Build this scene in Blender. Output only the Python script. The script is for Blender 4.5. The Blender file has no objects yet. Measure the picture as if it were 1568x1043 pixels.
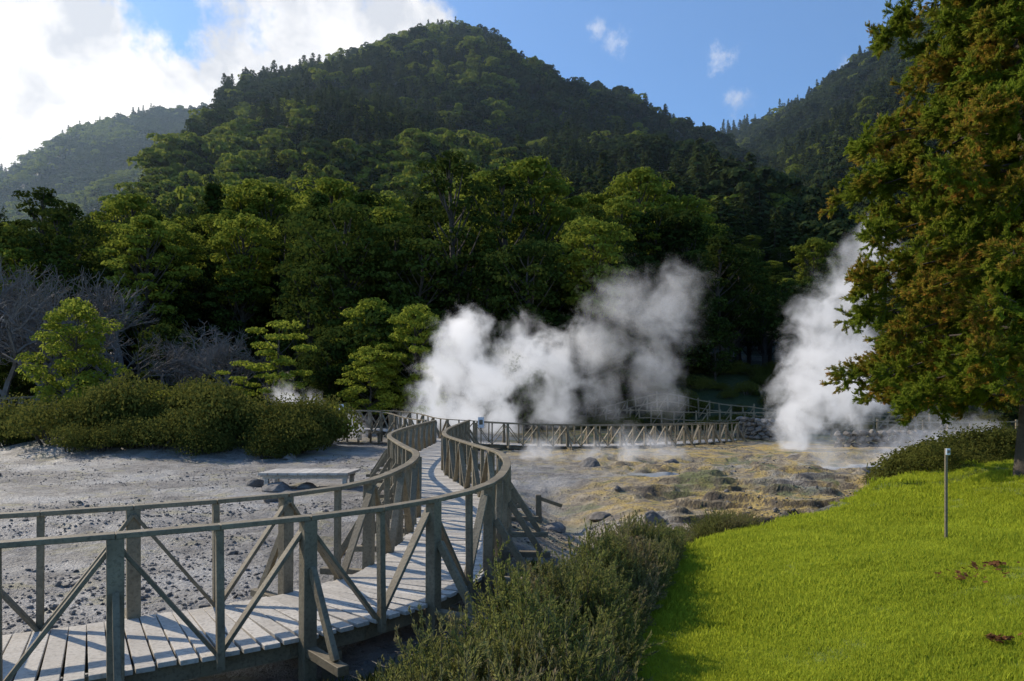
import bpy, math, random
import numpy as np
from mathutils import Vector, Matrix
rng=np.random.default_rng(11); random.seed(5)
scene=bpy.context.scene
COL=scene.collection
# ------------------------------------------------------------------ noise
def _h(ix,iy,s):
    h=(ix*374761393+iy*668265263+s*1442695041)&0xffffffff
    h=((h^(h>>13))*1274126177)&0xffffffff
    h=(h^(h>>16))&0xffffffff
    return h/4294967295.0
def vn(x,y,s=0):
    x=np.asarray(x,float);y=np.asarray(y,float)
    ix=np.floor(x).astype(np.int64);iy=np.floor(y).astype(np.int64)
    fx=x-ix;fy=y-iy;fx=fx*fx*(3-2*fx);fy=fy*fy*(3-2*fy)
    a=_h(ix,iy,s);b=_h(ix+1,iy,s);c=_h(ix,iy+1,s);d=_h(ix+1,iy+1,s)
    return (a*(1-fx)+b*fx)*(1-fy)+(c*(1-fx)+d*fx)*fy
def fbm(x,y,o=4,s=0,g=.5):
    v=0;a=1;t=0
    for i in range(o):
        v=v+a*vn(x*2**i+i*17.3,y*2**i-i*9.1,s+i);t+=a;a*=g
    return v/t
def ss(a,b,x):
    t=np.clip((x-a)/(b-a),0,1);return t*t*(3-2*t)
# ------------------------------------------------------------------ terrain
LAWN=[(.1,-70),(.1,0),(.5,4),(1.1,7),(2.1,10.2),(4.3,12.3),(7,14.6),(10.3,17.6),(14.5,20.5),(28,29),(60,50)]
def polydist(x,y,P):
    best=np.full(np.shape(x),1e9);side=np.zeros(np.shape(x));zz=np.zeros(np.shape(x))
    for a,b in zip(P[:-1],P[1:]):
        ax,ay=a[0],a[1];dx,dy=b[0]-ax,b[1]-ay
        t=np.clip(((x-ax)*dx+(y-ay)*dy)/(dx*dx+dy*dy),0,1)
        d=np.hypot(x-ax-t*dx,y-ay-t*dy)
        s=np.where((x-ax)*dy-(y-ay)*dx>0,1,-1)
        m=d<best-1e-9
        best=np.where(m,d,best);side=np.where(m,s,side)
        if len(a)>2: zz=np.where(m,a[2]+(b[2]-a[2])*t,zz)
    return best,side,zz
RM=[(-250,400,90),(-228,470,135),(-208,520,175),(-152,500,194),(-95,480,208),(-60,450,216),(-35,440,218),(-9,450,203),(28,480,188)]
RR=[(28,480,188),(62,520,180),(107,560,178),
    (137,560,188),(173,520,188),(189,470,184),(200,430,188),(212,390,190),(228,330,188),(245,260,182),(260,190,165)]
RL=[(-600,560,95),(-468,600,158),(-429,620,184),(-375,640,231),(-317,660,254),(-280,670,258),(-240,700,232),(-100,740,205)]
# spurs running down toward the valley
SP=[[(-95,480,204),(-110,380,140),(-120,290,70)],[(-35,440,214),(-20,350,146),(-8,260,86),(0,190,35)],[(-152,500,190),(-180,400,112),(-195,320,50)],
    [(189,470,180),(150,380,130),(125,290,72)],[(228,330,182),(180,260,110),(140,200,55)]]
SL=[.66,.60,.80]+[.84]*5
def mountain(x,y):
    m=np.full(np.shape(x),-1e9)
    for k,R in enumerate([RM,RL,RR]+SP):
        d,s,z=polydist(x,y,R)
        nz=(fbm(x/70,y/70,4,3+k)-.5)*44*ss(8,80,d)*ss(110,230,y)
        m=np.maximum(m,z-SL[k]*d+nz)
    m=10*np.logaddexp(0,m/10)
    return m*ss(50,85,y+0.0*x)
def lawn_d(x,y):
    d,s,_=polydist(x,y,LAWN);return d*s
def ground_h(x,y,fine=True):
    x=np.asarray(x,float);y=np.asarray(y,float)
    L=lawn_d(x,y)
    z=(fbm(x/5,y/5,3,1)-.5)*.28*ss(1,8,np.hypot(x,y))
    # crusty terraces on the right side of the field
    t=fbm(x/3.6,y/1.8,4,21)*8
    reg=ss(1,5,x)*(1-ss(20,26,x))*ss(12,16,y)*(1-ss(30,34,y))
    z=z+reg*((np.floor(t)+ss(.0,.3,t-np.floor(t)))/8-.56)*1.4
    if fine:
        rough=.5+fbm(x/2.2,y/2.2,2,8)
        z=z+((fbm(x/.5,y/.5,3,5,.6)-.5)*.17*rough)*(1-ss(-.6,0,L))*(1-ss(40,60,y))
        z=z+(fbm(x/.9,y/.9,2,9)-.5)*.07*ss(-.3,.5,L)
    # little gully right of the boardwalk
    g=np.exp(-(((x-1.3)/1.0)**2))*ss(9,11,y)*(1-ss(19,23,y));z=z-.5*g
    # bank of the lawn
    z=z+ss(-1.5,.25,L)*.48+np.clip(.11*np.maximum(L,0),0,2.6)
    z=z+.6*ss(6,12,x)*ss(-1.2,1.2,L)*ss(6,11,y)
    # mound with shrubs
    z=z+1.5*np.exp(-(((x+15.5)/6)**2+((y-34)/3.4)**2))
    z=z+.7*ss(42,50,y)*(1-.5*ss(-5,2,x))
    z=z+4.6*ss(51,66,y)*ss(6,13,x)
    z=z+mountain(x,y)
    return z
# ------------------------------------------------------------------ node helpers
class NT:
    def __init__(s,t): s.t=t;t.nodes.clear()
    def n(s,ty,ins=None,**p):
        nd=s.t.nodes.new(ty)
        for k,v in p.items(): setattr(nd,k,v)
        if ins:
            for k,v in ins.items(): s.set(nd.inputs[k],v)
        return nd
    def set(s,sock,v):
        if isinstance(v,bpy.types.NodeSocket): s.t.links.new(v,sock)
        elif isinstance(v,bpy.types.Node): s.t.links.new(v.outputs[0],sock)
        else:
            if sock.type=='RGBA' and len(v)==3: v=(*v,1)
            sock.default_value=v
    def m(s,op,a,b=0.0,c=None,clamp=False):
        nd=s.n('ShaderNodeMath',operation=op,use_clamp=clamp);s.set(nd.inputs[0],a);s.set(nd.inputs[1],b)
        if c is not None:s.set(nd.inputs[2],c)
        return nd.outputs[0]
    def vm(s,op,a,b):
        nd=s.n('ShaderNodeVectorMath',operation=op);s.set(nd.inputs[0],a);s.set(nd.inputs[1],b)
        return nd.outputs['Value'] if op in('DISTANCE','DOT_PRODUCT','LENGTH') else nd.outputs[0]
    def mix(s,f,a,b,bt='MIX'):
        nd=s.n('ShaderNodeMix',data_type='RGBA',blend_type=bt)
        s.set(nd.inputs[0],f);s.set(nd.inputs[6],a);s.set(nd.inputs[7],b);return nd.outputs[2]
    def noise(s,vec,scale,detail=3,rough=.5,dist=0):
        nd=s.n('ShaderNodeTexNoise');nd.inputs['Scale'].default_value=scale;nd.inputs['Detail'].default_value=detail
        nd.inputs['Roughness'].default_value=rough;nd.inputs['Distortion'].default_value=dist
        if vec is not None:s.set(nd.inputs['Vector'],vec)
        return nd.outputs[0]
    def rng(s,v,a,b,c=0.,d=1.,smooth=False):
        nd=s.n('ShaderNodeMapRange',interpolation_type='SMOOTHSTEP' if smooth else 'LINEAR')
        for i,q in enumerate((v,a,b,c,d)): s.set(nd.inputs[i],q)
        return nd.outputs[0]
    def attr(s,name): return s.n('ShaderNodeAttribute',attribute_name=name).outputs['Fac']
def newmat(name):
    m=bpy.data.materials.new(name);m.use_nodes=True;return m,NT(m.node_tree)
def leafmat(name,c1,c2,trans=.35,tip=None,tc=None,tr=(.45,.62),nsc=.9,nw=.4):
    m,t=newmat(name)
    oi=t.n('ShaderNodeObjectInfo');geo=t.n('ShaderNodeNewGeometry')
    r=oi.outputs['Random']
    nz=t.noise(geo.outputs['Position'],nsc,2)
    f=t.m('ADD',t.m('MULTIPLY',r,1-nw),t.m('MULTIPLY',t.rng(nz,.3,.7),nw))
    isl=geo.outputs['Random Per Island']
    c=t.mix(f,c1,c2)
    c=t.mix(t.m('MULTIPLY',isl,.35),c,(0,0,0))
    if tip: c=t.mix(t.m('MULTIPLY',t.attr('tip'),t.rng(t.noise(geo.outputs['Position'],1.1,2),tr[0],tr[1])),c,tip)
    d=t.n('ShaderNodeBsdfDiffuse',{'Color':c})
    tr_=t.n('ShaderNodeBsdfTranslucent',{'Color':t.mix(.6,c,tc if tc else c2)})
    mx=t.n('ShaderNodeMixShader',{0:trans,1:d,2:tr_})
    t.n('ShaderNodeOutputMaterial',{0:mx});return m
def woodmat(name,c1,c2,sc=6,rough=.7):
    m,t=newmat(name)
    tc=t.n('ShaderNodeTexCoord').outputs['Object']
    n1=t.noise(tc,sc,5,.6);n2=t.noise(tc,sc*9,3,.6)
    isl=t.n('ShaderNodeNewGeometry').outputs['Random Per Island']
    c=t.mix(t.rng(n1,.3,.7),c1,c2)
    c=t.mix(t.m('MULTIPLY',isl,.4),c,tuple(v*.4 for v in c1))
    c=t.mix(t.rng(n2,.48,.72,0,.6),c,tuple(v*.35 for v in c1))
    b=t.n('ShaderNodeBump',{'Height':n2,'Strength':.4,'Distance':.012})
    p=t.n('ShaderNodeBsdfPrincipled',{'Base Color':c,'Roughness':rough,'Normal':b.outputs[0]})
    t.n('ShaderNodeOutputMaterial',{0:p});return m
M_bark=woodmat('bark',(.06,.045,.035),(.12,.10,.08),3,.9)
M_greybark=woodmat('grey_bark',(.14,.12,.105),(.25,.22,.19),3,.9)
M_rail=woodmat('weathered_wood',(.19,.15,.09),(.33,.275,.175),4)
M_deck=woodmat('bleached_planks',(.55,.50,.42),(.71,.66,.57),3,.75)
M_forest=leafmat('forest_leaves',(.018,.032,.011),(.10,.135,.026),.25)
M_far=leafmat('conifer_leaves',(.022,.038,.022),(.095,.125,.036),.25,nsc=.02,nw=.5)
M_brown=leafmat('bare_slope_leaves',(.13,.095,.08),(.21,.155,.13),.2)
M_bright=leafmat('bright_leaves',(.20,.25,.035),(.35,.39,.055),.5)
M_mid=leafmat('crown_leaves',(.09,.13,.022),(.30,.34,.05),.4)  # paler than the forest leaves: sunlit look of the crowns put into the colour
M_shrub=leafmat('shrub_leaves',(.055,.072,.018),(.19,.19,.042),.35)
M_yshrub=leafmat('yellow_shrub_leaves',(.19,.22,.035),(.32,.34,.055),.45)
M_heath=leafmat('heather_leaves',(.13,.155,.04),(.33,.34,.095),.4,tip=(.36,.24,.16),tr=(.48,.66),nsc=3)
M_cedar=leafmat('cedar_needles',(.09,.145,.015),(.24,.32,.03),.45,tip=(.50,.20,.045),tc=(.32,.37,.045),tr=(.47,.60))
M_grass=leafmat('grass_blades',(.30,.36,.03),(.58,.64,.06),.5,nsc=.8,nw=.6)
M_dead=leafmat('dead_leaves',(.16,.07,.03),(.25,.12,.05),.2)
# ------------------------------------------------------------------ mesh builder
class MB:
    def __init__(s): s.v=[];s.f=[];s.mi=[];s.n=0;s.tip=[]
    def add(s,v,f,mat=0,tip=None):
        v=np.asarray(v,float).reshape(-1,3);s.v.append(v)
        s.f.extend([tuple(int(i)+s.n for i in q) for q in f]);s.mi.extend([mat]*len(f));s.n+=len(v)
        s.tip.append(np.zeros(len(v)) if tip is None else np.asarray(tip,float))
    def obj(s,name,mats,link=True,parent=None,smooth=False,bevel=0):
        me=bpy.data.meshes.new(name);me.from_pydata(np.concatenate(s.v).tolist(),[],s.f)
        for m in mats: me.materials.append(m)
        me.polygons.foreach_set('material_index',s.mi)
        if smooth: me.polygons.foreach_set('use_smooth',[True]*len(s.f))
        a=me.attributes.new('tip','FLOAT','POINT');a.data.foreach_set('value',np.concatenate(s.tip))
        me.update()
        o=bpy.data.objects.new(name,me)
        if link: COL.objects.link(o)
        if parent: o.parent=parent
        if bevel:
            b=o.modifiers.new('bevel','BEVEL');b.width=bevel;b.segments=1;b.limit_method='ANGLE'
        return o
    def beam(s,p0,p1,w,h,mat=0,up=(0,0,1)):
        p0=Vector(p0);p1=Vector(p1);d=(p1-p0).normalized();u=Vector(up)
        if abs(d.dot(u))>.98:u=Vector((1,0,0))
        sd=d.cross(u).normalized();u=sd.cross(d).normalized()
        vs=[]
        for p in(p0,p1):
            for a,b in((-1,-1),(1,-1),(1,1),(-1,1)): vs.append(p+sd*a*w/2+u*b*h/2)
        s.add([tuple(v) for v in vs],[(3,2,1,0),(4,5,6,7),(0,1,5,4),(1,2,6,5),(2,3,7,6),(3,0,4,7)],mat)
    def tube(s,P,R,n=5,mat=0):
        P=[Vector(p) for p in P];vs=[];fs=[]
        for i,p in enumerate(P):
            d=(P[min(i+1,len(P)-1)]-P[max(i-1,0)]).normalized()
            a=d.cross(Vector((.31,.94,.12))).normalized();b=d.cross(a)
            for k in range(n):
                t=2*math.pi*k/n;vs.append(tuple(p+(a*math.cos(t)+b*math.sin(t))*R[i]))
        for i in range(len(P)-1):
            for k in range(n):
                fs.append((i*n+k,i*n+(k+1)%n,(i+1)*n+(k+1)%n,(i+1)*n+k))
        s.add(vs,fs,mat)
    def leaves(s,P,N,size,mat=0,asp=.6,tip=None,T=None):
        n=len(P);N=N/np.linalg.norm(N,axis=1,keepdims=True)
        r=rng.normal(size=(n,3)) if T is None else T
        T=np.cross(N,r) if T is None else T
        T=T/np.linalg.norm(T,axis=1,keepdims=True);B=np.cross(N,T);B/=np.linalg.norm(B,axis=1,keepdims=True)+1e-9
        sz=(size*rng.uniform(.6,1.3,n))[:,None]
        v=np.stack([P-T*sz*.5,P+B*sz*asp*.5,P+T*sz*.5,P-B*sz*asp*.5],1).reshape(-1,3)
        f=np.arange(4*n).reshape(-1,4)
        s.add(v,f,mat,None if tip is None else np.repeat(tip,4))
def unit(n):
    d=rng.normal(size=(n,3));return d/np.linalg.norm(d,axis=1,keepdims=True)
def make_tree(name,H,R,crown0=.3,clumps=34,lp=110,leaf=.42,flat=.5,mats=None,shape='round',cr=.33,tr=None):
    b=MB();tr=tr or H*.018
    P=[(0,0,-.5)];q=np.zeros(2)
    for i in range(1,7):
        q=q+rng.normal(size=2)*H*.012;P.append((q[0],q[1],H*.93*i/6))
    b.tube(P,[tr*(1.15-i/6.5) for i in range(7)],6,0)
    for i in range(clumps):
        t=crown0+(1-crown0)*(i+.5)/clumps
        k=(t-crown0)/(1-crown0)
        if shape=='round': rr=R*math.sqrt(max(.05,1-(abs(k-.45)/.6)**2))
        elif shape=='cone': rr=R*(1.05-k)
        else: rr=R*(.5+.5*k if k<.8 else .85)
        a=i*2.4+rng.uniform(-.5,.5);rad=rr*rng.uniform(.35,.95)
        if k>.93: rad*=.3
        c=np.array([math.cos(a)*rad+P[5][0]*t,math.sin(a)*rad+P[5][1]*t,H*t*.97])
        s0=R*cr*rng.uniform(.7,1.25)*(1 if shape!='cone' else (1.15-.6*k))
        rv=np.array([s0,s0,s0*flat])
        d=unit(lp);d[:,2]=np.abs(d[:,2])*rng.choice([1,1,1,-.6],lp)
        p=c+d*rv*(rng.uniform(.2,1,(lp,1))**.4)
        b.leaves(p,d+rng.normal(size=(lp,3))*.55+np.array([0,0,.35]),leaf,1)
        z0=H*max(.1,t*.97-.18*rad/R-.06);ti=z0/(H*.93)*6;i0=min(5,int(ti));fr=min(1,ti-i0)
        base=np.array(P[i0])*(1-fr)+np.array(P[i0+1])*fr
        mid=(base+c)/2+np.array([0,0,-.04*H*.3])
        b.tube([base,mid,c],[tr*.32*(1.1-k*.7),tr*.2,tr*.07],4,0)
    return b.obj(name,mats,link=False)
def make_far_conifer(name,H,R,n=9):
    b=MB();b.tube([(0,0,-1),(0,0,H*.95)],[H*.02,H*.004],4,0)
    for i in range(n):
        z0=H*(.1+.82*i/n);rr=R*(1.05-i/n)**.8;m=38
        a=rng.uniform(0,6.28,m);q=rr*rng.uniform(.15,1.1,m)
        P=np.stack([np.cos(a)*q,np.sin(a)*q,z0+H*.06-q*.35+rng.normal(size=m)*.02*H],1)
        N=np.stack([np.cos(a)*.6,np.sin(a)*.6,np.ones(m)],1)+rng.normal(size=(m,3))*.3
        b.leaves(P,N,R*.38*(1.1-.5*i/n),1,.7)
    return b.obj(name,[M_bark,M_far],link=False)
def make_far_round(name,H,R,mat):
    b=MB();b.tube([(0,0,-1),(0,0,H*.7)],[H*.025,H*.012],4,0)
    for i in range(12):
        c=np.array([*(rng.normal(size=2)*R*.42),H*rng.uniform(.45,.88)])
        d=unit(54);d[:,2]=np.abs(d[:,2])
        b.leaves(c+d*R*.46*np.array([1,1,.7]),d+rng.normal(size=(54,3))*.4,R*.26,1,.8)
    return b.obj(name,[M_bark,mat],link=False)
def make_bare(name,H,seed=0,spread=.55,depth=6,mat=None):
    b=MB();r=random.Random(seed)
    def go(p,d,L,R,k):
        q=p+d*L;m=p+d*L*.5+Vector((r.gauss(0,1),r.gauss(0,1),r.gauss(0,1)))*L*.06
        b.tube([p,m,q],[R,R*.85,R*.7],4 if k>3 else 3,0)
        if k==0:return
        for i in range(3 if k>1 else 4):
            nd=(d+Vector((r.gauss(0,1),r.gauss(0,1),r.gauss(.15,.7)))*spread).normalized()
            go(p+d*L*r.uniform(.6,1) if i else q,nd,L*r.uniform(.62,.85),max(R*.62,.012),k-1)
    go(Vector((0,0,-.3)),Vector((0,0,1)),H*.26,H*.02,depth)
    return b.obj(name,[mat or M_greybark],link=False)
def make_bush(name,n=1500,leaf=.11,mat=None,flat=.75,lump=9):
    b=MB()
    for i in range(lump):
        a=i*2.4;rad=.62*math.sqrt(i/lump);c=np.array([math.cos(a)*rad,math.sin(a)*rad,.12+.3*(1-rad)])
        m=n//lump;d=unit(m);d[:,2]=np.abs(d[:,2])*rng.choice([1,1,-.4],m)
        s=rng.uniform(.34,.5)
        b.leaves(c+d*np.array([s,s,s*flat*1.2])*(rng.uniform(.5,1.08,(m,1))**.4),d+rng.normal(size=(m,3))*.6,leaf,0)
        b.tube([(0,0,-.3),c*.6,c],[.03,.02,.008],4,1)
    return b.obj(name,[mat,M_bark],link=False)
def make_rock(name,mat,seed,sub=2,flat=.65):
    import bmesh
    bm=bmesh.new();bmesh.ops.create_icosphere(bm,subdivisions=sub,radius=1)
    r=random.Random(seed);pl=[(Vector((r.gauss(0,1),r.gauss(0,1),r.gauss(0,1))).normalized(),r.uniform(.55,.9)) for _ in range(11)]
    for v in bm.verts:
        for nn,dd in pl:
            e=v.co.dot(nn)-dd
            if e>0: v.co-=nn*e*.9
        v.co*=1+r.uniform(-.05,.05);v.co.z*=flat
    me=bpy.data.meshes.new(name);bm.to_mesh(me);bm.free();me.materials.append(mat)
    return bpy.data.objects.new(name,me)
# ------------------------------------------------------------------ instancer
def scatter(name,pts,rot,scl,variants,vi=None):
    pts=np.asarray(pts,float);n=len(pts)
    me=bpy.data.meshes.new(name);me.from_pydata(pts.tolist(),[],[])
    a=me.attributes.new('rot','FLOAT_VECTOR','POINT');a.data.foreach_set('vector',np.asarray(rot,float).reshape(-1))
    scl=np.asarray(scl,float)
    if scl.ndim==1: scl=np.stack([scl]*3,1)
    a=me.attributes.new('scl','FLOAT_VECTOR','POINT');a.data.foreach_set('vector',scl.reshape(-1))
    if vi is None: vi=rng.integers(0,len(variants),n)
    a=me.attributes.new('vi','INT','POINT');a.data.foreach_set('value',np.asarray(vi,np.int32))
    o=bpy.data.objects.new(name,me);COL.objects.link(o)
    g=bpy.data.node_groups.new(name+'_scatter','GeometryNodeTree')
    g.interface.new_socket('Geometry',in_out='INPUT',socket_type='NodeSocketGeometry')
    g.interface.new_socket('Geometry',in_out='OUTPUT',socket_type='NodeSocketGeometry')
    gi=g.nodes.new('NodeGroupInput');go=g.nodes.new('NodeGroupOutput')
    ip=g.nodes.new('GeometryNodeInstanceOnPoints');jn=g.nodes.new('GeometryNodeJoinGeometry')
    for v in reversed(variants):
        q=g.nodes.new('GeometryNodeObjectInfo');q.inputs['Object'].default_value=v;q.inputs['As Instance'].default_value=True
        g.links.new(q.outputs['Geometry'],jn.inputs[0])
    def na(nm,ty):
        q=g.nodes.new('GeometryNodeInputNamedAttribute');q.data_type=ty;q.inputs['Name'].default_value=nm
        return q.outputs['Attribute']
    g.links.new(gi.outputs[0],ip.inputs['Points']);g.links.new(jn.outputs[0],ip.inputs['Instance'])
    ip.inputs['Pick Instance'].default_value=True
    g.links.new(na('vi','INT'),ip.inputs['Instance Index'])
    g.links.new(na('rot','FLOAT_VECTOR'),ip.inputs['Rotation']);g.links.new(na('scl','FLOAT_VECTOR'),ip.inputs['Scale'])
    g.links.new(ip.outputs[0],go.inputs[0])
    md=o.modifiers.new('scatter','NODES');md.node_group=g
    return o
def zrot(n,tilt=.05): return np.stack([rng.normal(size=n)*tilt,rng.normal(size=n)*tilt,rng.uniform(0,6.28,n)],1)
def place(tmpl,name,x,y,s,dz=0,rz=None,sxy=1):
    o=bpy.data.objects.new(name,tmpl.data);COL.objects.link(o)
    o.location=(x,y,float(ground_h(x,y,False))+dz);o.scale=(s*sxy,s*sxy,s);o.rotation_euler=(0,0,random.uniform(0,6.28) if rz is None else rz)
    return o
# ------------------------------------------------------------------ ground sheet
NX,NY=800,720
k=6.2;tx=np.linspace(-1,1,NX);xs=1000*np.sinh(k*tx)/math.sinh(k)
ty=np.linspace(-.6,1,NY);ys=12+1000*np.sinh(k*ty)/math.sinh(k)
X,Y=np.meshgrid(xs,ys);Z=ground_h(X,Y)
V=np.stack([X,Y,Z],-1).reshape(-1,3)
i=np.arange(NY-1)[:,None]*NX+np.arange(NX-1)[None,:]
F=np.stack([i,i+1,i+NX+1,i+NX],-1).reshape(-1,4)
me=bpy.data.meshes.new('ground');me.vertices.add(len(V));me.vertices.foreach_set('co',V.reshape(-1))
me.loops.add(F.size);me.loops.foreach_set('vertex_index',F.reshape(-1).astype(np.int32))
me.polygons.add(len(F));me.polygons.foreach_set('loop_start',np.arange(0,F.size,4,dtype=np.int32))
me.update(calc_edges=True);me.polygons.foreach_set('use_smooth',[True]*len(F))
LD=lawn_d(X,Y)
lawn=ss(-.15,.15,LD+(fbm(X*1.5,Y*1.5,2,31)-.5)*.5)
bank=ss(-1.6,-.7,LD)*(1-ss(0,4,np.maximum(Y-9,0))*.4)
nearg=(1-ss(6,10,Y))*ss(-3.6,-2.2,X-(Y-5.6)*1.3)
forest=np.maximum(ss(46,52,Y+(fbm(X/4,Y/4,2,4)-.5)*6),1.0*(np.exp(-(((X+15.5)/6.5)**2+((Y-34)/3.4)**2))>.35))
gbank=ss(52,56,Y)*ss(9,12,X)*(1-ss(66,70,Y))
warm=ss(-1,4,X+(fbm(X/6,Y/6,2,14)-.5)*6)*ss(9,14,Y)
pool=np.exp(-(((X-14.2)/3.4)**2+((Y-27.5)/1.8)**2))+.8*np.exp(-(((X-6)/3)**2+((Y-24)/.9)**2))
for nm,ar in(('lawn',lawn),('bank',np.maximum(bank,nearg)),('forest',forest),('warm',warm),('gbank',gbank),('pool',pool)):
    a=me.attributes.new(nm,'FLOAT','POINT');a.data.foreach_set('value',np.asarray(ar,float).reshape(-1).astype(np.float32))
M,t=newmat('thermal_ground')
geo=t.n('ShaderNodeNewGeometry');pos=geo.outputs['Position']
n1=t.noise(pos,.35,5,.6);n2=t.noise(pos,2.2,6,.65);n3=t.noise(pos,14,4,.7);n4=t.noise(pos,.9,4,.6,1.0)
grey=t.mix(t.rng(n2,.35,.68),(.175,.158,.135),(.38,.35,.305))
grey=t.mix(t.rng(n1,.47,.62),grey,t.mix(t.rng(n3,.4,.6),(.30,.285,.26),(.58,.55,.50)))
grey=t.mix(t.rng(t.noise(pos,.28,4,.6,1.2),.53,.62,0,.6),grey,(.13,.118,.10))
grey=t.mix(t.rng(n3,.50,.68,0,.85),grey,(.065,.056,.046))
grey=t.mix(t.rng(n4,.55,.63,0,.6),grey,(.31,.27,.13))
wm=t.mix(t.rng(n2,.35,.65),(.17,.13,.08),(.54,.43,.25))
wm=t.mix(t.rng(n4,.46,.56,0,.88),wm,(.56,.39,.095))
wm=t.mix(t.rng(t.noise(pos,.6,4,.6,.5),.56,.62,0,.8),wm,(.14,.17,.04))
wm=t.mix(t.rng(n1,.55,.63,0,.7),wm,t.mix(t.rng(n2,.4,.6),(.30,.28,.24),(.52,.49,.43)))
wm=t.mix(t.rng(n3,.50,.66,0,.85),wm,(.07,.05,.03))
wm=t.mix(t.rng(t.noise(pos,.5,3,.6,1.5),.57,.63,0,.75),wm,(.08,.058,.038))
sl=t.n('ShaderNodeSeparateXYZ',{0:geo.outputs['Normal']}).outputs['Z']
wm=t.mix(t.rng(sl,.94,.82,0,.85),wm,(.055,.038,.02))  # steep ledge faces darkened: shadow below the edges put into the colour
pl=t.rng(t.m('ADD',t.attr('pool'),t.m('MULTIPLY',t.m('SUBTRACT',n4,.5),.9)),.38,.5)
wm=t.mix(t.m('MULTIPLY',pl,.85),wm,(.42,.42,.39))
c=t.mix(t.attr('warm'),grey,wm)
c=t.mix(t.attr('bank'),c,t.mix(t.rng(n3,.4,.6),(.035,.05,.015),(.09,.10,.035)))
c=t.mix(t.attr('lawn'),c,t.mix(t.rng(n2,.3,.7),(.15,.20,.018),(.25,.30,.03)))
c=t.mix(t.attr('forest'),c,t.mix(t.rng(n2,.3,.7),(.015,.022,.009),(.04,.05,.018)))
c=t.mix(t.m('MULTIPLY',t.attr('gbank'),.8),c,t.mix(t.rng(n1,.3,.7),(.025,.042,.01),(.06,.08,.022)))
hh=t.m('ADD',t.m('MULTIPLY',n2,.6),t.m('MULTIPLY',n3,.5))
bp=t.n('ShaderNodeBump',{'Height':hh,'Strength':t.rng(pl,0,1,1,.12),'Distance':.16})
p=t.n('ShaderNodeBsdfPrincipled',{'Base Color':c,'Roughness':t.mix(pl,t.rng(n1,.4,.6,.72,.38),(.12,.12,.12)),'Normal':bp.outputs[0]})
t.n('ShaderNodeOutputMaterial',{0:p})
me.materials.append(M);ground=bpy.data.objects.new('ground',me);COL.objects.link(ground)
# ------------------------------------------------------------------ boardwalks
def smooth_path(P,step=.05):
    P=[np.array(p,float) for p in P];P=[2*P[0]-P[1]]+P+[2*P[-1]-P[-2]];out=[]
    for a,b,c,d in zip(P[:-3],P[1:-2],P[2:-1],P[3:]):
        n=max(2,int(np.linalg.norm(c-b)/step))
        for i in range(n):
            t=i/n;out.append(.5*((2*b)+(-a+c)*t+(2*a-5*b+4*c-d)*t*t+(-a+3*b-3*c+d)*t**3))
    out.append(P[-2]);return np.array(out)
def arclen(P):
    return np.concatenate([[0],np.cumsum(np.linalg.norm(np.diff(P,axis=0),axis=1))])
def resample(P,step,off=0):
    s=arclen(P);q=np.arange(off,s[-1]+1e-6,step)
    return np.stack([np.interp(q,s,P[:,i]) for i in range(3)],1)
def offset(P,d):
    T=np.gradient(P,axis=0);T[:,2]=0;T/=np.linalg.norm(T,axis=1,keepdims=True)
    N=np.stack([-T[:,1],T[:,0],0*T[:,0]],1);return P+N*d
def outn(P):
    T=np.gradient(P,axis=0);T[:,2]=0;T/=np.linalg.norm(T,axis=1,keepdims=True)
    return np.stack([-T[:,1],T[:,0],0*T[:,0]],1)
def railing(b,P,side,off=0,H=1.05,strut=True,foot=.6):
    Q=resample(P,.75,off);N=outn(Q)*side
    for i in range(len(Q)):
        main=i%2==0;q=Q[i];up=tuple(N[i])
        w=.12 if main else .06
        j=rng.uniform(-.02,.02,2)
        b.beam((q[0]+j[0],q[1]+j[1],q[2]-(foot if main else .12)),(q[0],q[1],q[2]+H-.019),w,w if main else .07,0,up)
        if main and strut:
            o=q+N[i]*.52
            b.beam(tuple(q+N[i]*.075+np.array([0,0,.62])),tuple(o+np.array([0,0,-.07])),.05,.085,0,up)
            b.beam(tuple(q-N[i]*.12+np.array([0,0,-.11])),tuple(q+N[i]*.66+np.array([0,0,-.11])),.10,.08,0)
        if i+1<len(Q):
            r=Q[i+1];a=np.array([0,0,H-.06]);z=np.array([0,0,-.02]);o2=N[i]*(-.045)
            if main: b.beam(tuple(q+a+o2),tuple(r+z+o2),.032,.10,0,up)
            else: b.beam(tuple(q+z+o2),tuple(r+a+o2),.032,.10,0,up)
            tt=np.array([0,0,H])
            b.beam(tuple(q+tt),tuple(r+tt),.125,.042,0)
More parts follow.
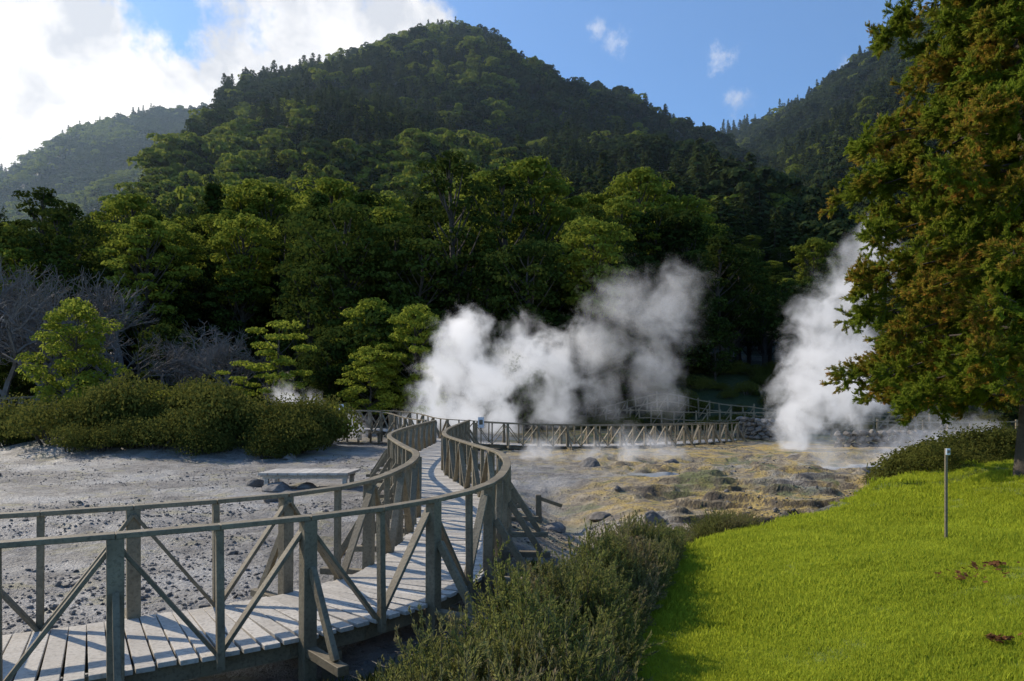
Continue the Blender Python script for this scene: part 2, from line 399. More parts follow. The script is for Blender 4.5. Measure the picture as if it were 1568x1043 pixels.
def boardwalk(name,path,off=0,half=.74,H=1.05,gapL=None,gapR=None):
    e=bpy.data.objects.new(name,None);COL.objects.link(e)
    P=smooth_path(path)
    d=MB();C=resample(P,.152);N=outn(C)
    for q,n in zip(C,N):
        a=half*rng.uniform(.985,1.05);c_=half*rng.uniform(.985,1.05);z=rng.uniform(-.005,.005)
        d.beam(tuple(q+n*a+[0,0,z-.02]),tuple(q-n*c_+[0,0,z-.02]),.137,.04,0)
    d.obj('deck',[M_deck],parent=e,bevel=.004)
    s=MB()
    for o_ in(-.6,0,.6):
        L=resample(offset(P,o_*half/.74),.75)
        for a,c_ in zip(L[:-1],L[1:]): s.beam(tuple(a-[0,0,.125]),tuple(c_-[0,0,.125]),.07,.16,0)
    for q,n in zip(resample(P,1.5,off),outn(resample(P,1.5,off))):
        s.beam(tuple(q+n*half-[0,0,.25]),tuple(q-n*half-[0,0,.25]),.1,.09,0)
        for k_ in(-.6,.6): s.beam(tuple(q+n*k_-[0,0,1.0]),tuple(q+n*k_-[0,0,.2]),.11,.11,0)
    s.obj('support_beams',[M_rail],parent=e)
    def cut(L,g):
        if g is None: return [L]
        m=~((L[:,0]>g[0])&(L[:,0]<g[1]));idx=np.where(m)[0];sp=np.split(idx,np.where(np.diff(idx)>1)[0]+1)
        return [L[i_] for i_ in sp if len(i_)>20]
    for nm,sd,g in(('left_railing',1,gapL),('right_railing',-1,gapR)):
        r=MB()
        for L in cut(offset(P,sd*(half+.04)),g): railing(r,L,sd,off,H)
        r.obj(nm,[M_rail],parent=e,bevel=.005)
    return e
D=.45
main=[(-9.6,3.5),(-6.6,4.75),(-4.8,5.6),(-3.45,6.3),(-2.2,7.15),(-1.45,8.05),(-1.03,9.2),(-.88,10.8),(-.87,12.3),(-1.05,14.2),(-1.5,15.9),(-2.07,18.1),(-2.6,20.4),(-2.87,22.9),(-2.95,26.4),(-2.88,31),(-2.8,35.2)]
boardwalk('wooden_boardwalk',[(x,y,D) for x,y in main],off=.90)
far=[(-36,47,1.25),(-27,46,1.75),(-20,45.5,1.85),(-14,43.5,.95),(-7,41,.8),(-4.5,37.6,.5),(-2.8,36,.45),(2,36.6,.22),(8,39.6,.12),(14.5,46.2,.05)]
boardwalk('wooden_boardwalk',far,off=0,H=1.0,gapR=(-3.9,-1.7))
def fence(name,P,H=1.1,sp=1.3,rails=2,lean=.08):
    b=MB();P=np.array([(x,y,float(ground_h(x,y,False))+dz) for x,y,dz in P]);Q=resample(P,sp)
    for i,q in enumerate(Q):
        q[2]=float(ground_h(q[0],q[1],False))
        b.beam((q[0],q[1],q[2]-.3),(q[0]+rng.normal()*lean,q[1],q[2]+H*rng.uniform(.95,1.2)),.1,.1,0)
        if i: 
            p=Q[i-1]
            for r_ in range(rails):
                h=H*(1-.45*r_);b.beam((p[0],p[1]-.07,p[2]+h),(q[0],q[1]-.07,q[2]+h+rng.normal()*.03),.04,.08,0)
            if i%2:b.beam((p[0],p[1]-.11,p[2]+.1),(q[0],q[1]-.11,q[2]+H),.03,.07,0)
    return b.obj(name,[M_rail])
fence('wooden_fence',[(5,58,0),(12,56,0),(17,53,0),(21,49,0)],1.3,.8)
fence('wooden_fence',[(7,54,.6),(13,51,.4),(19,47.5,.1),(26,46,.1)],1.2,.8)
fence('wooden_fence',[(19,44,0),(22.5,43.6,0),(30,43,0)],1.1,1.3)
# ------------------------------------------------------------------ rocks, walls, platform, signs
M_rock,t=newmat('rock')
pos=t.n('ShaderNodeNewGeometry').outputs['Position'];oi=t.n('ShaderNodeObjectInfo')
n=t.noise(pos,5,5,.65);c=t.mix(t.rng(n,.35,.65),(.12,.11,.095),(.32,.29,.25));c=t.mix(t.m('MULTIPLY',oi.outputs['Random'],.6),c,(.07,.06,.05))
p=t.n('ShaderNodeBsdfPrincipled',{'Base Color':c,'Roughness':.85,'Normal':t.n('ShaderNodeBump',{'Height':n,'Strength':.6,'Distance':.05}).outputs[0]})
t.n('ShaderNodeOutputMaterial',{0:p})
rocks=[make_rock('rock_%d'%i,M_rock,i,1,.6) for i in range(4)]
bigrocks=[make_rock('boulder_%d'%i,M_rock,20+i,3,.65) for i in range(4)]
n=60000
rr=rng.uniform(5,42,n);az=rng.uniform(-.66,.62,n);x=rr*np.sin(az);y=rr*np.cos(az)
dn=fbm(x/2.5,y/2.5,3,77)
pd,_,_=polydist(x,y,main)
ok=(lawn_d(x,y)<-.4)&(rng.uniform(0,1,n)<ss(.45,.68,dn)*.85+.03)&(pd>.3)&~((np.abs(x+15.5)<8)&(np.abs(y-34)<3.5))
x,y=x[ok],y[ok];s=rng.gamma(1.6,.009,len(x))+.008
s*=np.where(rng.uniform(0,1,len(x))<.006,3.5,1)*np.where(y>18,.8,1)
scatter('gravel',np.stack([x,y,ground_h(x,y)+s*.1],1),zrot(len(x),.4),s,rocks)
for px,py,s in[(-6.5,20.6,.45),(-5.8,21,.3),(-7.4,21.6,.35),(-6,18.5,.28),(2.9,27.5,.5),(3.0,15.8,.24),(.9,16.5,.3),(1.4,14,.22),(6.2,29,.35),(7.5,25,.3),(-9.6,30.6,.6),(-9,29.9,.35),(9.6,23,.3),(12,25,.4),(11,27,.35),(13,23.5,.3),(2.1,17.6,.28),(.7,13.2,.18),(1.9,13.3,.2)]:
    place(bigrocks[random.randrange(4)],'boulder',px,py,s,s*.05)
def stonewall(name,P,h,rows):
    pts=[];sc=[]
    P=np.array([(x,y,0) for x,y in P],float)
    for r_ in range(rows):
        Q=resample(P,.42,.2*(r_%2))
        for q in Q: pts.append((q[0],q[1]+rng.normal()*.05,float(ground_h(q[0],q[1],False))+.12+r_*h/rows));sc.append((rng.uniform(.24,.32),rng.uniform(.22,.3),rng.uniform(.25,.35)))
    scatter(name,pts,zrot(len(pts),.3),sc,bigrocks)
stonewall('stone_wall',[(13.9,45.3),(15.0,44.2),(16.2,44.0)],1.3,5)
stonewall('stone_wall',[(17.2,39),(19,38.6),(22,38.8),(25,39)],.9,3)
b=MB()
for i in range(9): b.beam((-6.95+.28*i,20.6,.42),(-6.85+.28*i,21.9,.42),.265,.07,0)
b.beam((-7,20.8,.33),(-4.6,20.8,.33),.1,.1,0);b.beam((-7,21.7,.33),(-4.6,21.7,.33),.1,.1,0)
for xx in(-6.9,-4.7):
    for yy in(20.8,21.7): b.beam((xx,yy,-.3),(xx,yy,.28),.12,.12,0)
b.obj('wooden_platform',[M_deck],bevel=.006)
M_white,t=newmat('sign_white')
pos=t.n('ShaderNodeNewGeometry').outputs['Position']
t.n('ShaderNodeOutputMaterial',{0:t.n('ShaderNodeBsdfPrincipled',{'Base Color':t.mix(t.rng(t.noise(pos,9,3),.4,.7),(.75,.77,.8),(.6,.62,.66)),'Roughness':.4})})
def sign(x,y,zb,h,w,hh,name='information_sign',pw=.05):
    b=MB();b.beam((x,y,zb-.3),(x,y,zb+h),pw,pw,0);b.beam((x,y-.04,zb+h-hh),(x,y-.04,zb+h),w,.02,1,(0,1,0));b.beam((x,y-.055,zb+h-hh*.7),(x,y-.055,zb+h-hh*.25),w*.6,.012,0,(0,1,0));b.obj(name,[M_rail,M_white],bevel=.004)
sign(-1.45,34.6,.3,1.35,.28,.5);sign(-9.5,41.2,.9,1.3,.26,.32)
sign(5.4,9.2,float(ground_h(5.4,9.2)),1.15,.05,.08,'trail_marker_post',.03)
b=MB();b.beam((.62,16.8,-.5),(.6,16.8,.35),.13,.13,0);b.beam((.55,16.75,.3),(1.15,17.1,.05),.05,.08,0);b.obj('wooden_stake',[M_rail],bevel=.01)
# ------------------------------------------------------------------ forests
conf=[make_far_conifer('conifer_%d'%i,1.0*10,2.5+.35*i) for i in range(3)]
rnd=[make_far_round('crown_%d'%i,9,3.4,M_far) for i in range(2)]+[make_far_round('crown_3',8,3.6,M_mid),make_far_round('crown_4',7,3.6,M_brown)]
st=4.1
gx,gy=np.meshgrid(np.arange(-560,480,st),np.arange(158,700,st))
x=(gx+rng.uniform(-.5,.5,gx.shape)*st).ravel();y=(gy+rng.uniform(-.5,.5,gx.shape)*st).ravel()
ok=(np.abs(x/y)<.82);x,y=x[ok],y[ok]
typ=fbm(x/38,y/38,3,55)+rng.normal(size=len(x))*.05
yel=ss(.46,.60,fbm(x/45,y/45,3,155))*(x<0)*.65+.05
vi=np.where(typ>.5,rng.integers(0,3,len(x)),rng.integers(3,5,len(x)))
vi=np.where(rng.uniform(0,1,len(x))<yel,5,vi)
br=ss(.38,.50,fbm(x/25,y/25,3,256))*np.exp(-(((x+115)/42)**2+((y-478)/45)**2))*1.3
vi=np.where(rng.uniform(0,1,len(x))<br,6,vi)
s=rng.uniform(.55,1.08,len(x))*np.where(rng.uniform(0,1,len(x))<.03,1.3,1)*(1+.35*(1-ss(160,260,y)))
SC=np.stack([s*rng.uniform(.9,1.2,len(s)),s*1.05,s*rng.uniform(.85,1.2,len(s))],1)
# taller conifers standing along the crests
cx=[];
for R in(RM,RR,RL):
    Q=resample(np.array(R,float),3.2)
    for q in Q:
        if fbm(q[0]/22,q[1]/22,2,99)+rng.uniform(-.15,.15)>.44: cx.append((q[0]+rng.normal()*2.5,q[1]+rng.normal()*3))
cx=np.array(cx);sc_=rng.uniform(.8,1.4,len(cx))
x=np.concatenate([x,cx[:,0]]);y=np.concatenate([y,cx[:,1]]);vi=np.concatenate([vi,rng.integers(0,3,len(cx))])
SC=np.concatenate([SC,np.stack([sc_*.7,sc_*.7,sc_*1.15],1)])
scatter('mountain_forest',np.stack([x,y,ground_h(x,y,False)-.4],1),zrot(len(x),.04),SC,conf+rnd,vi)
FM=[M_bark,M_forest]
big=[make_tree('tall_tree_0',22,5,.32,44,120,.5,.5,FM),make_tree('tall_tree_1',23,4.2,.3,46,110,.45,.45,FM,'cone',.42),
     make_tree('tall_tree_2',20,5.5,.35,46,120,.5,.42,FM,'umbrella'),make_tree('tall_tree_3',24,4,.25,50,110,.45,.5,FM,'round',.36)]
hb=[make_tree('tall_bright_%d'%i,24,5.0,.45+.1*i,60,150,.45,.4,[M_bark,M_mid],'umbrella' if i else 'round',.30) for i in range(2)]
st=5.4
gx,gy=np.meshgrid(np.arange(-145,145,st),np.arange(57,170,st))
x=(gx+rng.uniform(-.5,.5,gx.shape)*st).ravel();y=(gy+rng.uniform(-.5,.5,gx.shape)*st).ravel()
ok=(np.abs(x/y)<.87)&~((x>9)&(x<34)&(y<63))&~((x<-20)&(y<66))
x,y=x[ok],y[ok]
u=x/y
topv=np.interp(u,[-.8,-.6,-.45,-.3,-.2,-.1,.0,.05,.1,.18,.25,.3,.36,.46,.6,.8],[.25,.27,.29,.29,.28,.29,.30,.30,.26,.27,.26,.23,.20,.19,.24,.3])
gz=ground_h(x,y,False)
h=(2.55+topv*y-gz)*rng.uniform(.64,1.0,len(x));h=np.clip(h,8,27)
h=np.where(y>105,np.minimum(h,rng.uniform(9,17,len(x))),h);h=np.where((u>.22)&(y>85),h*.75,h)
s=h/22
vi=rng.integers(0,4,len(x));vi=np.where(rng.uniform(0,1,len(x))<np.where(u<.15,.2,.08),rng.integers(4,6,len(x)),vi)
scatter('forest',np.stack([x,y,gz-.2],1),zrot(len(x),.03),np.stack([np.maximum(s,.55)*1.0,np.maximum(s,.55)*1.0,s],1)*rng.uniform(.9,1.1,(len(x),1)),big+hb,vi)
und=[make_tree('small_tree_%d'%i,8,3.2,.15,30,110,.34,.55,FM,'round',.38,.13) for i in range(3)]
n=170;x=rng.uniform(-48,48,n);y=rng.uniform(50,64,n)
ok=~((x>5)&(x<34)&(y<59))&(np.abs(x/y)<.85)&~((x>-9)&(x<-2)&(y<52))&~((x<-19)&(y<60));x,y=x[ok],y[ok]
scatter('understory',np.stack([x,y,ground_h(x,y,False)-.2],1),zrot(len(x)),rng.uniform(.5,1.1,len(x)),und)
BM=[M_bark,M_bright]
acc=[make_tree('acc_0',8,2.7,.2,44,190,.22,.5,BM,'round',.32,.12),make_tree('acc_1',6.5,2.3,.35,16,170,.22,.3,BM,'umbrella',.36,.1),make_tree('acc_2',8,2.5,.12,52,190,.22,.45,BM,'round',.34,.12)]
place(acc[0],'broadleaf_tree',-26.8,45.2,1.05,sxy=.95);place(acc[1],'pine_tree',-13.8,44.2,1.1);place(acc[1],'pine_tree',-16.4,44.8,.72)
place(acc[2],'broadleaf_tree',-6.3,49,1.0);place(acc[0],'broadleaf_tree',-9.2,47.5,.66,sxy=1.15);place(acc[2],'broadleaf_tree',-9.8,52,1.1)
for i,(px,py,s) in enumerate([(-3.5,84,1.10),(2.5,83,1.02),(-14,80,.88),(9.5,88,.95),(15.5,86,.96),(-27,92,.9),(12,80,.78),(38,92,.66),(25,95,.78),(-45,88,.82),(-8,88,.95),(20,84,.80)]): place(hb[i%2],'tall_broadleaf_tree',px,py,s)
bare=[make_bare('bare_0',10,1),make_bare('bare_1',9,2,.6),make_bare('bare_2',11,3,.5)]
for i,(px,py,s) in enumerate([(-33,48.5,1.35),(-30,50,1.3),(-37,52,1.6),(-27,50,1.05),(-23,50,.9),(-40,54,1.7),(-34,54,1.6),(-20,51,.95),(-29,55,1.5),(-44,57,1.7),(-24,54,1.2),(-18.5,49,.8)]): place(bare[i%3],'bare_tree',px,py,s)
# ------------------------------------------------------------------ shrub mound left
bsh=[make_bush('bush_%d'%i,3600,.06,M_shrub,lump=12) for i in range(3)]
ysh=[make_bush('yellow_bush',2200,.09,M_yshrub)]
n=90;x=np.clip(rng.normal(-15,3.9,n),-23,-9.3);y=rng.uniform(30.0,36.5,n)
s=rng.uniform(.9,2.3,n)*np.where(y<32,.8,1)
scatter('shrubs',np.stack([x,y,ground_h(x,y,False)-.1],1),zrot(n,.1),np.stack([s,s,s*rng.uniform(.95,1.45,n)],1),bsh+ysh,np.where((rng.uniform(0,1,n)<.06)&(y>33),3,rng.integers(0,3,n)))
n=20;x=rng.uniform(-27,-20,n);y=rng.uniform(37,44,n)
scatter('shrubs',np.stack([x,y,ground_h(x,y,False)-.1],1),zrot(n,.1),rng.uniform(1.2,2.3,n),ysh)
n=64;x=rng.uniform(8.6,18,n);y=np.interp(x,[8.6,12,18],[14.6,18.0,22.2])+rng.uniform(-.3,2.6,n)
scatter('shrubs',np.stack([x,y,ground_h(x,y,False)-.1],1),zrot(n,.1),rng.uniform(.6,1.45,n),bsh+ysh,np.where(rng.uniform(0,1,n)<.2,3,rng.integers(0,3,n)))
n=60;x=rng.uniform(-48,-12,n);y=rng.uniform(46.5,51,n)
scatter('shrubs',np.stack([x,y,ground_h(x,y,False)-.1],1),zrot(n,.1),rng.uniform(.6,1.3,n),bsh)
n=190;x=rng.uniform(4,34,n);y=rng.uniform(50,66,n)
scatter('shrubs',np.stack([x,y,ground_h(x,y,False)-.1],1),zrot(n,.1),rng.uniform(.4,1.5,n),bsh)
# ------------------------------------------------------------------ heather
def make_sprig(name,L,nl,ls,mat,stemr=.004,curve=.2,spread=.03,asp=.35,side=0,along=False):
    b=MB();cx=rng.uniform(-curve,curve);cy=rng.uniform(-curve,curve)
    def c(t): return np.stack([cx*L*t*t,cy*L*t*t,L*t],-1)
    b.tube([c(0.),c(.5),c(1.)],[stemr,stemr*.8,stemr*.4],3,1)
    t_=rng.uniform(.12,1,nl)**.8;P=c(t_)
    d=unit(nl);d[:,2]=np.abs(d[:,2])*.6
    P=P+d*spread*(1.15-t_)[:,None]
    T=d*1.0+np.array([0,0,1.1]) if along else None
    b.leaves(P,np.cross(d+[0,0,.01],rng.normal(size=(nl,3)))+1e-4,ls,0,asp,t_**3,T)
    for k_ in range(side):
        t0=rng.uniform(.2,.85);a=c(t0);d0=unit(1)[0];d0[2]=abs(d0[2])*.6+.7;d0/=np.linalg.norm(d0);l2=L*.36
        b.tube([a,a+d0*l2],[stemr*.5,stemr*.3],3,1)
        m=nl//3;tt=rng.uniform(.1,1,m);dd=unit(m);P=a+d0*l2*tt[:,None]+dd*spread*.5
        b.leaves(P,np.cross(dd,rng.normal(size=(m,3)))+1e-4,ls,0,asp,(.4+.6*tt)**3,(dd*.8+d0*1.1) if along else None)
    return b.obj(name,[mat,M_bark],link=False)
heath=[make_sprig('heather_sprig_%d'%i,.46,80,.032,M_heath,.004,.16,.020,.28,4,True) for i in range(4)]
n=6600
y=3.0+7.7*rng.uniform(0,1,n)**1.1
xl=np.interp(y,[3,4.5,6,7.5,9,10.9],[-1.4,-.95,-.40,.40,1.1,1.7]);xr=np.interp(y,[3,4.5,6,7.5,9,10.9],[.45,.6,.95,1.5,2.0,2.45])
t_=rng.uniform(0,1,n);x=xl+(xr-xl)*t_
lum=fbm(x/.4,y/.4,2,91)
hm=(.42+.85*(lum-.3)*2)*(1-np.abs(2*t_-1)**2.5*.75)
fy=np.interp(y,[3,5,6.5,8,10.9],[.98,.88,.68,.54,.42])
hm*=fy
zb=ground_h(x,y,False)+np.maximum(hm-.15,0)*rng.uniform(.1,1,n)**.6
rot=np.stack([rng.normal(size=n)*.18,rng.normal(size=n)*.15+(t_-.5)*.5,rng.uniform(-.6,.6,n)],1)
scatter('heather_bush',np.stack([x,y,zb-.05],1),rot,rng.uniform(.45,1.2,n)*np.interp(y,[3,6,10.9],[1,.9,.68]),heath)
for cx,cy,r,h in[(3.55,12.9,.42,.4),(2.2,11.6,.4,.3),(4.3,14.2,.3,.25)]:
    n=420;a=rng.uniform(0,6.28,n);q=np.sqrt(rng.uniform(0,1,n));x=cx+np.cos(a)*q*r;y=cy+np.sin(a)*q*r
    scatter('heather_bush',np.stack([x,y,ground_h(x,y,False)+h*(1-q**2)*rng.uniform(0,.6,n)],1),np.stack([-np.sin(a)*q*.8,np.cos(a)*q*.8,0*a],1),rng.uniform(.5,.9,n),heath)
# ------------------------------------------------------------------ lawn grass
def tuft(name,n,h,r,mat):
    b=MB()
    for i in range(n):
        a=rng.uniform(0,6.28);q=r*math.sqrt(rng.uniform());p=np.array([math.cos(a)*q,math.sin(a)*q,-.01]);l=h*rng.uniform(.5,1.2)
        d=rng.normal(size=2)*.35*l;w=.0035*rng.uniform(.8,1.4);th=rng.uniform(0,3.14);s_=np.array([math.cos(th)*w,math.sin(th)*w,0])
        m_=p+np.array([d[0]*.4,d[1]*.4,l*.6]);e=p+np.array([d[0],d[1],l])
        b.add([p-s_,p+s_,m_+s_*.8,m_-s_*.8,e],[(0,1,2,3),(3,2,4)],0)
    return b.obj(name,[mat],link=False)
tf=[tuft('tuft_%d'%i,46,.05,.11,M_grass) for i in range(4)]
n=46000;r_=2.8+26*rng.uniform(0,1,n)**1.6;az=rng.uniform(.0,.75,n);x=r_*np.sin(az);y=r_*np.cos(az)
ld=lawn_d(x,y);ok=(ld>-.25+rng.uniform(0,.3,n));x,y,r_=x[ok],y[ok],r_[ok]
scatter('lawn_grass',np.stack([x,y,ground_h(x,y)],1),zrot(len(x),.1),(.7+.05*r_)*rng.uniform(.5,1.3,len(x))*(.25+1.4*fbm(x/.8,y/.8,3,12)),tf)
n=2600;x=rng.uniform(-2.6,2.2,n);y=rng.uniform(3.4,12,n);ld=lawn_d(x,y);rx=np.interp(y,[3,5.6,6.5,7.4,8.8,12],[-5,-2.6,-1.4,-.5,0,.2])
ok=(ld<0)&(ld>-3.4)&(x>rx);x,y=x[ok],y[ok]
scatter('wild_grass',np.stack([x,y,ground_h(x,y)],1),zrot(len(x),.25),rng.uniform(1.2,2.4,len(x)),[tuft('wild_tuft',30,.07,.1,M_shrub)])
b=MB()
for cx,cy,r in[(4.35,7.1,.16),(4.75,7.3,.1),(3.5,5.3,.06)]:
    m=40;P=np.stack([cx+rng.normal(size=m)*r,cy+rng.normal(size=m)*r*.7,0*np.ones(m)],1);P[:,2]=ground_h(P[:,0],P[:,1])+.06
    b.leaves(P,unit(m)*.6+[0,0,1],.06,0)
b.obj('fallen_leaves',[M_dead])
# ------------------------------------------------------------------ cedar tree right
TX,TY=9.1,13.0;tz=float(ground_h(TX,TY,False))
b=MB();Ht=15
tr=[(TX+.12*math.sin(i*.9),TY+.1*math.cos(i),tz-.4+Ht*i/10) for i in range(11)]
b.tube(tr,[.22*(1.08-i/10.5) for i in range(11)],9,0)
cs=[make_sprig('cedar_sprig_%d'%i,.42,100,.07,M_cedar,.006,.45,.05,.24,6,True) for i in range(4)]
pts=[];rots=[];scs=[]
for i in range(155):
    z=1.3+12.6*(i/155)**.95;k_=(z-1.3)/13
    a=i*2.399+rng.uniform(-.3,.3)
    L=(3.35*(1-k_)**.65+.35)*(.62+.38*min(1,(z-.6)/2.4))*rng.uniform(.68,1.08)
    d=np.array([math.cos(a),math.sin(a)]);base=np.array([TX,TY,tz+z])
    Q=[];m=8
    for j in range(m+1):
        s_=j/m;Q.append(base+np.array([d[0]*L*s_,d[1]*L*s_,L*(.22*s_-.60*s_*s_+.22*s_**3)])+rng.normal(size=3)*.03)
    b.tube([tuple(q) for q in Q],[.03*(1.1-j/m)*(.5+L/5) for j in range(m+1)],4,0)
    nc=int(3.7*L)+3
    for j in range(nc):
        s_=rng.uniform(.12,1.0)**.7;q0=np.array([np.interp(s_*m,range(m+1),[w[c_] for w in Q]) for c_ in range(3)])
        sd=np.array([-d[1],d[0],0])*rng.normal()*.42*(1.25-s_)
        q0=q0+sd+np.array([0,0,rng.normal()*.08])
        for w_ in range(9):
            dr=np.array([d[0]*.7,d[1]*.7,-.15])+unit(1)[0]*.95
            v=Vector(dr).normalized();e=v.to_track_quat('Z','Y').to_euler()
            pts.append(q0+rng.normal(size=3)*.05);rots.append(tuple(e));scs.append(rng.uniform(.5,1.0))
ce=bpy.data.objects.new('cedar_tree',None);COL.objects.link(ce)
b.obj('trunk_and_branches',[M_bark],parent=ce,smooth=True)
f=scatter('needles',pts,rots,scs,cs);f.parent=ce
# ------------------------------------------------------------------ steam
def steam(name,blobs,dens,fade,nsc=.45,emis=.05,step=1.2,det=4,amp=1.7,soft=.85):
    pad=1.15
    A=np.array(blobs);lo=(A[:,:3]-A[:,3:4]*pad).min(0);hi=(A[:,:3]+A[:,3:4]*pad).max(0);lo[2]=max(lo[2],-.3)
    b=MB();v=[(x,y,z) for z in(lo[2],hi[2]) for y in(lo[1],hi[1]) for x in(lo[0],hi[0])]
    b.add(v,[(0,2,3,1),(4,5,7,6),(0,1,5,4),(2,6,7,3),(0,4,6,2),(1,3,7,5)]);
    M,t=newmat(name+'_volume')
    tc=t.n('ShaderNodeTexCoord').outputs['Object']
    nn=t.n('ShaderNodeTexNoise');nn.inputs['Scale'].default_value=nsc*.8;nn.inputs['Detail'].default_value=2;t.set(nn.inputs['Vector'],tc)
    wp=t.vm('MULTIPLY',t.vm('SUBTRACT',nn.outputs['Color'],(.5,.5,.5)),(2.8,2.8,2.8))
    q=t.vm('ADD',tc,wp)
    acc_=None
    for x,y,z,r in blobs:
        e=t.m('SUBTRACT',1.0,t.m('DIVIDE',t.vm('DISTANCE',q,(x,y,z)),r))
        acc_=e if acc_ is None else t.m('MAXIMUM',acc_,e)
    nz=t.noise(q,nsc*2.4,det,.62)
    v=t.m('ADD',acc_,t.m('MULTIPLY',t.m('SUBTRACT',nz,.5),amp))
    v=t.rng(v,.0,soft,0,1,True)
    sp=t.n('ShaderNodeSeparateXYZ',{0:tc})
    ax,a0,a1,v0,v1=fade
    v=t.m('MULTIPLY',v,t.rng(sp.outputs[ax],a0,a1,v0,v1))
    de=t.m('MULTIPLY',v,dens)
    pv=t.n('ShaderNodeVolumePrincipled',{'Color':(.97,.97,.98,1),'Density':de,'Anisotropy':.25,'Emission Strength':t.m('MULTIPLY',de,emis),'Emission Color':(.98,.98,1,1)})  # emission stands in for light scattered many times inside the steam
    o=t.n('ShaderNodeOutputMaterial');t.t.links.new(pv.outputs[0],o.inputs['Volume'])
    try: M.cycles.volume_step_rate=step
    except Exception: pass
    b.obj(name,[M])
y0=47
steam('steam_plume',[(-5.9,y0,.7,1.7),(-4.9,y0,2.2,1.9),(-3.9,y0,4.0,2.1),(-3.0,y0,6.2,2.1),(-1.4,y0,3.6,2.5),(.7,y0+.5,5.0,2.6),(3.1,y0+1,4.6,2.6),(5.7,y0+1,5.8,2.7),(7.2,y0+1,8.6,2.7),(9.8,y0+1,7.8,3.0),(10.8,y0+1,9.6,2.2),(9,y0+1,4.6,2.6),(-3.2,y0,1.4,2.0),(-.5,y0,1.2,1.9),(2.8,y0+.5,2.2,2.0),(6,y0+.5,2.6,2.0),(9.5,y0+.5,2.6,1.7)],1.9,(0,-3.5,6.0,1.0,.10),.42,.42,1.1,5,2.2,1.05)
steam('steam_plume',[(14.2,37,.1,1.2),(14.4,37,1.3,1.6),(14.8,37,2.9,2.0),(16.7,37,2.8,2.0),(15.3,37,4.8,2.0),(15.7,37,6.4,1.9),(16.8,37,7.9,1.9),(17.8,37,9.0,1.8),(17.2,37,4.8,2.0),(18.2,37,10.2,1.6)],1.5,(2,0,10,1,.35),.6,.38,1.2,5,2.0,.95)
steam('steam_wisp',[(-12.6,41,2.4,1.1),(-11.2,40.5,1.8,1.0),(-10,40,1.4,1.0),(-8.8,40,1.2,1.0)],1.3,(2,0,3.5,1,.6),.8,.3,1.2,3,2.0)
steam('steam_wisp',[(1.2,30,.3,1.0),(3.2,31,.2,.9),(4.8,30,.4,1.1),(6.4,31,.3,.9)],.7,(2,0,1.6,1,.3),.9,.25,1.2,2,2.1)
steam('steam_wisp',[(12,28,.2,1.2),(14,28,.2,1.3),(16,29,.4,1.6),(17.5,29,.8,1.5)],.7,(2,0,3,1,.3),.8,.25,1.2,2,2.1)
# thin valley haze in front of the mountain
b=MB();v=[(x,y,z) for z in(-5,800) for y in(140,640) for x in(-800,800)]
b.add(v,[(0,2,3,1),(4,5,7,6),(0,1,5,4),(2,6,7,3),(0,4,6,2),(1,3,7,5)])
M,t=newmat('haze_volume');o=t.n('ShaderNodeOutputMaterial')
t.t.links.new(t.n('ShaderNodeVolumeScatter',{'Color':(.6,.8,1,1),'Density':.00036,'Anisotropy':.35}).outputs[0],o.inputs['Volume'])
b.obj('haze',[M])
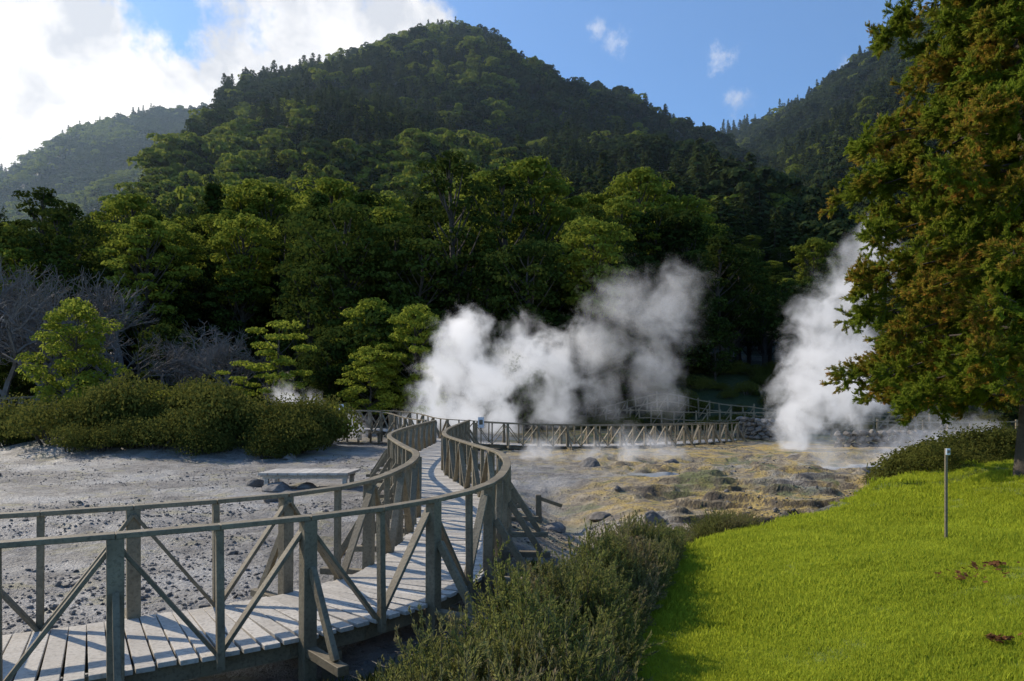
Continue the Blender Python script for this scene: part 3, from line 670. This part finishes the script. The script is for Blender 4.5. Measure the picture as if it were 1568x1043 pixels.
# ------------------------------------------------------------------ light, sky
EL,AZ=math.radians(35),math.radians(-58)
sv=Vector((math.sin(AZ)*math.cos(EL),math.cos(AZ)*math.cos(EL),math.sin(EL)))
L=bpy.data.lights.new('sun','SUN');L.energy=5;L.angle=math.radians(.5);L.color=(1,.94,.82)
lo=bpy.data.objects.new('sun',L);lo.rotation_euler=sv.to_track_quat('Z','Y').to_euler();lo.location=(-60,40,80);COL.objects.link(lo)
w=bpy.data.worlds.new('World');scene.world=w;w.use_nodes=True;t=NT(w.node_tree)
sky=t.n('ShaderNodeTexSky',sky_type='NISHITA');sky.sun_disc=False;sky.sun_elevation=EL;sky.sun_rotation=AZ;sky.air_density=1.0;sky.dust_density=.3;sky.ozone_density=3
gd=t.n('ShaderNodeTexCoord').outputs['Generated']
skc=t.mix(1.0,sky.outputs[0],(.115,.15,.185),'MULTIPLY')
cl=[(-.68,.47,.16),(-.62,.33,.17),(-.75,.28,.2),(-.50,.31,.12),(-.44,.35,.11),(-.36,.42,.09),(-.27,.49,.09),(-.17,.49,.075),(-.12,.48,.06),(-.27,.42,.10),(-.85,.5,.2),(-1.2,.4,.3)]
ws=[(.165,.475,.022),(.285,.445,.022),(.45,.445,.02),(.31,.385,.022),(.14,.49,.015)]
n_w=t.n('ShaderNodeTexNoise');n_w.inputs['Scale'].default_value=5;n_w.inputs['Detail'].default_value=3;t.set(n_w.inputs['Vector'],gd)
q=t.vm('ADD',gd,t.vm('MULTIPLY',t.vm('SUBTRACT',n_w.outputs['Color'],(.5,.5,.5)),(.1,.1,.1)))
def field(L_):
    a_=None
    for u,v_,r in L_:
        d=Vector((u,1,v_)).normalized()
        e=t.m('SUBTRACT',1.0,t.m('DIVIDE',t.vm('DISTANCE',q,tuple(d)),r));a_=e if a_ is None else t.m('MAXIMUM',a_,e)
    return a_
nz=t.noise(gd,11,8,.62)
f1=t.rng(t.m('ADD',field(cl),t.m('MULTIPLY',t.m('SUBTRACT',nz,.5),1.7)),.08,.42,0,1,True)
f2=t.rng(t.m('ADD',field(ws),t.m('MULTIPLY',t.m('SUBTRACT',t.noise(gd,38,6,.7),.5),3.4)),.1,1.6,0,.55,True)
shade=t.mix(t.rng(t.noise(q,8,6,.58),.40,.60),(.72,.76,.84),(1.25,1.25,1.25))
c=t.mix(t.m('MAXIMUM',f1,f2),skc,shade)
t.n('ShaderNodeOutputWorld',{0:t.n('ShaderNodeBackground',{'Color':c,'Strength':1.0})})
# ------------------------------------------------------------------ camera
cd=bpy.data.cameras.new('camera');cd.sensor_width=36;cd.lens=26;cd.shift_y=.056;cd.clip_end=6000;cd.clip_start=.05
co=bpy.data.objects.new('camera',cd);co.location=(0,0,2.55);co.rotation_euler=(math.radians(90),0,0);COL.objects.link(co);scene.camera=co
scene.view_settings.view_transform='Standard';scene.view_settings.look='None';scene.view_settings.exposure=0
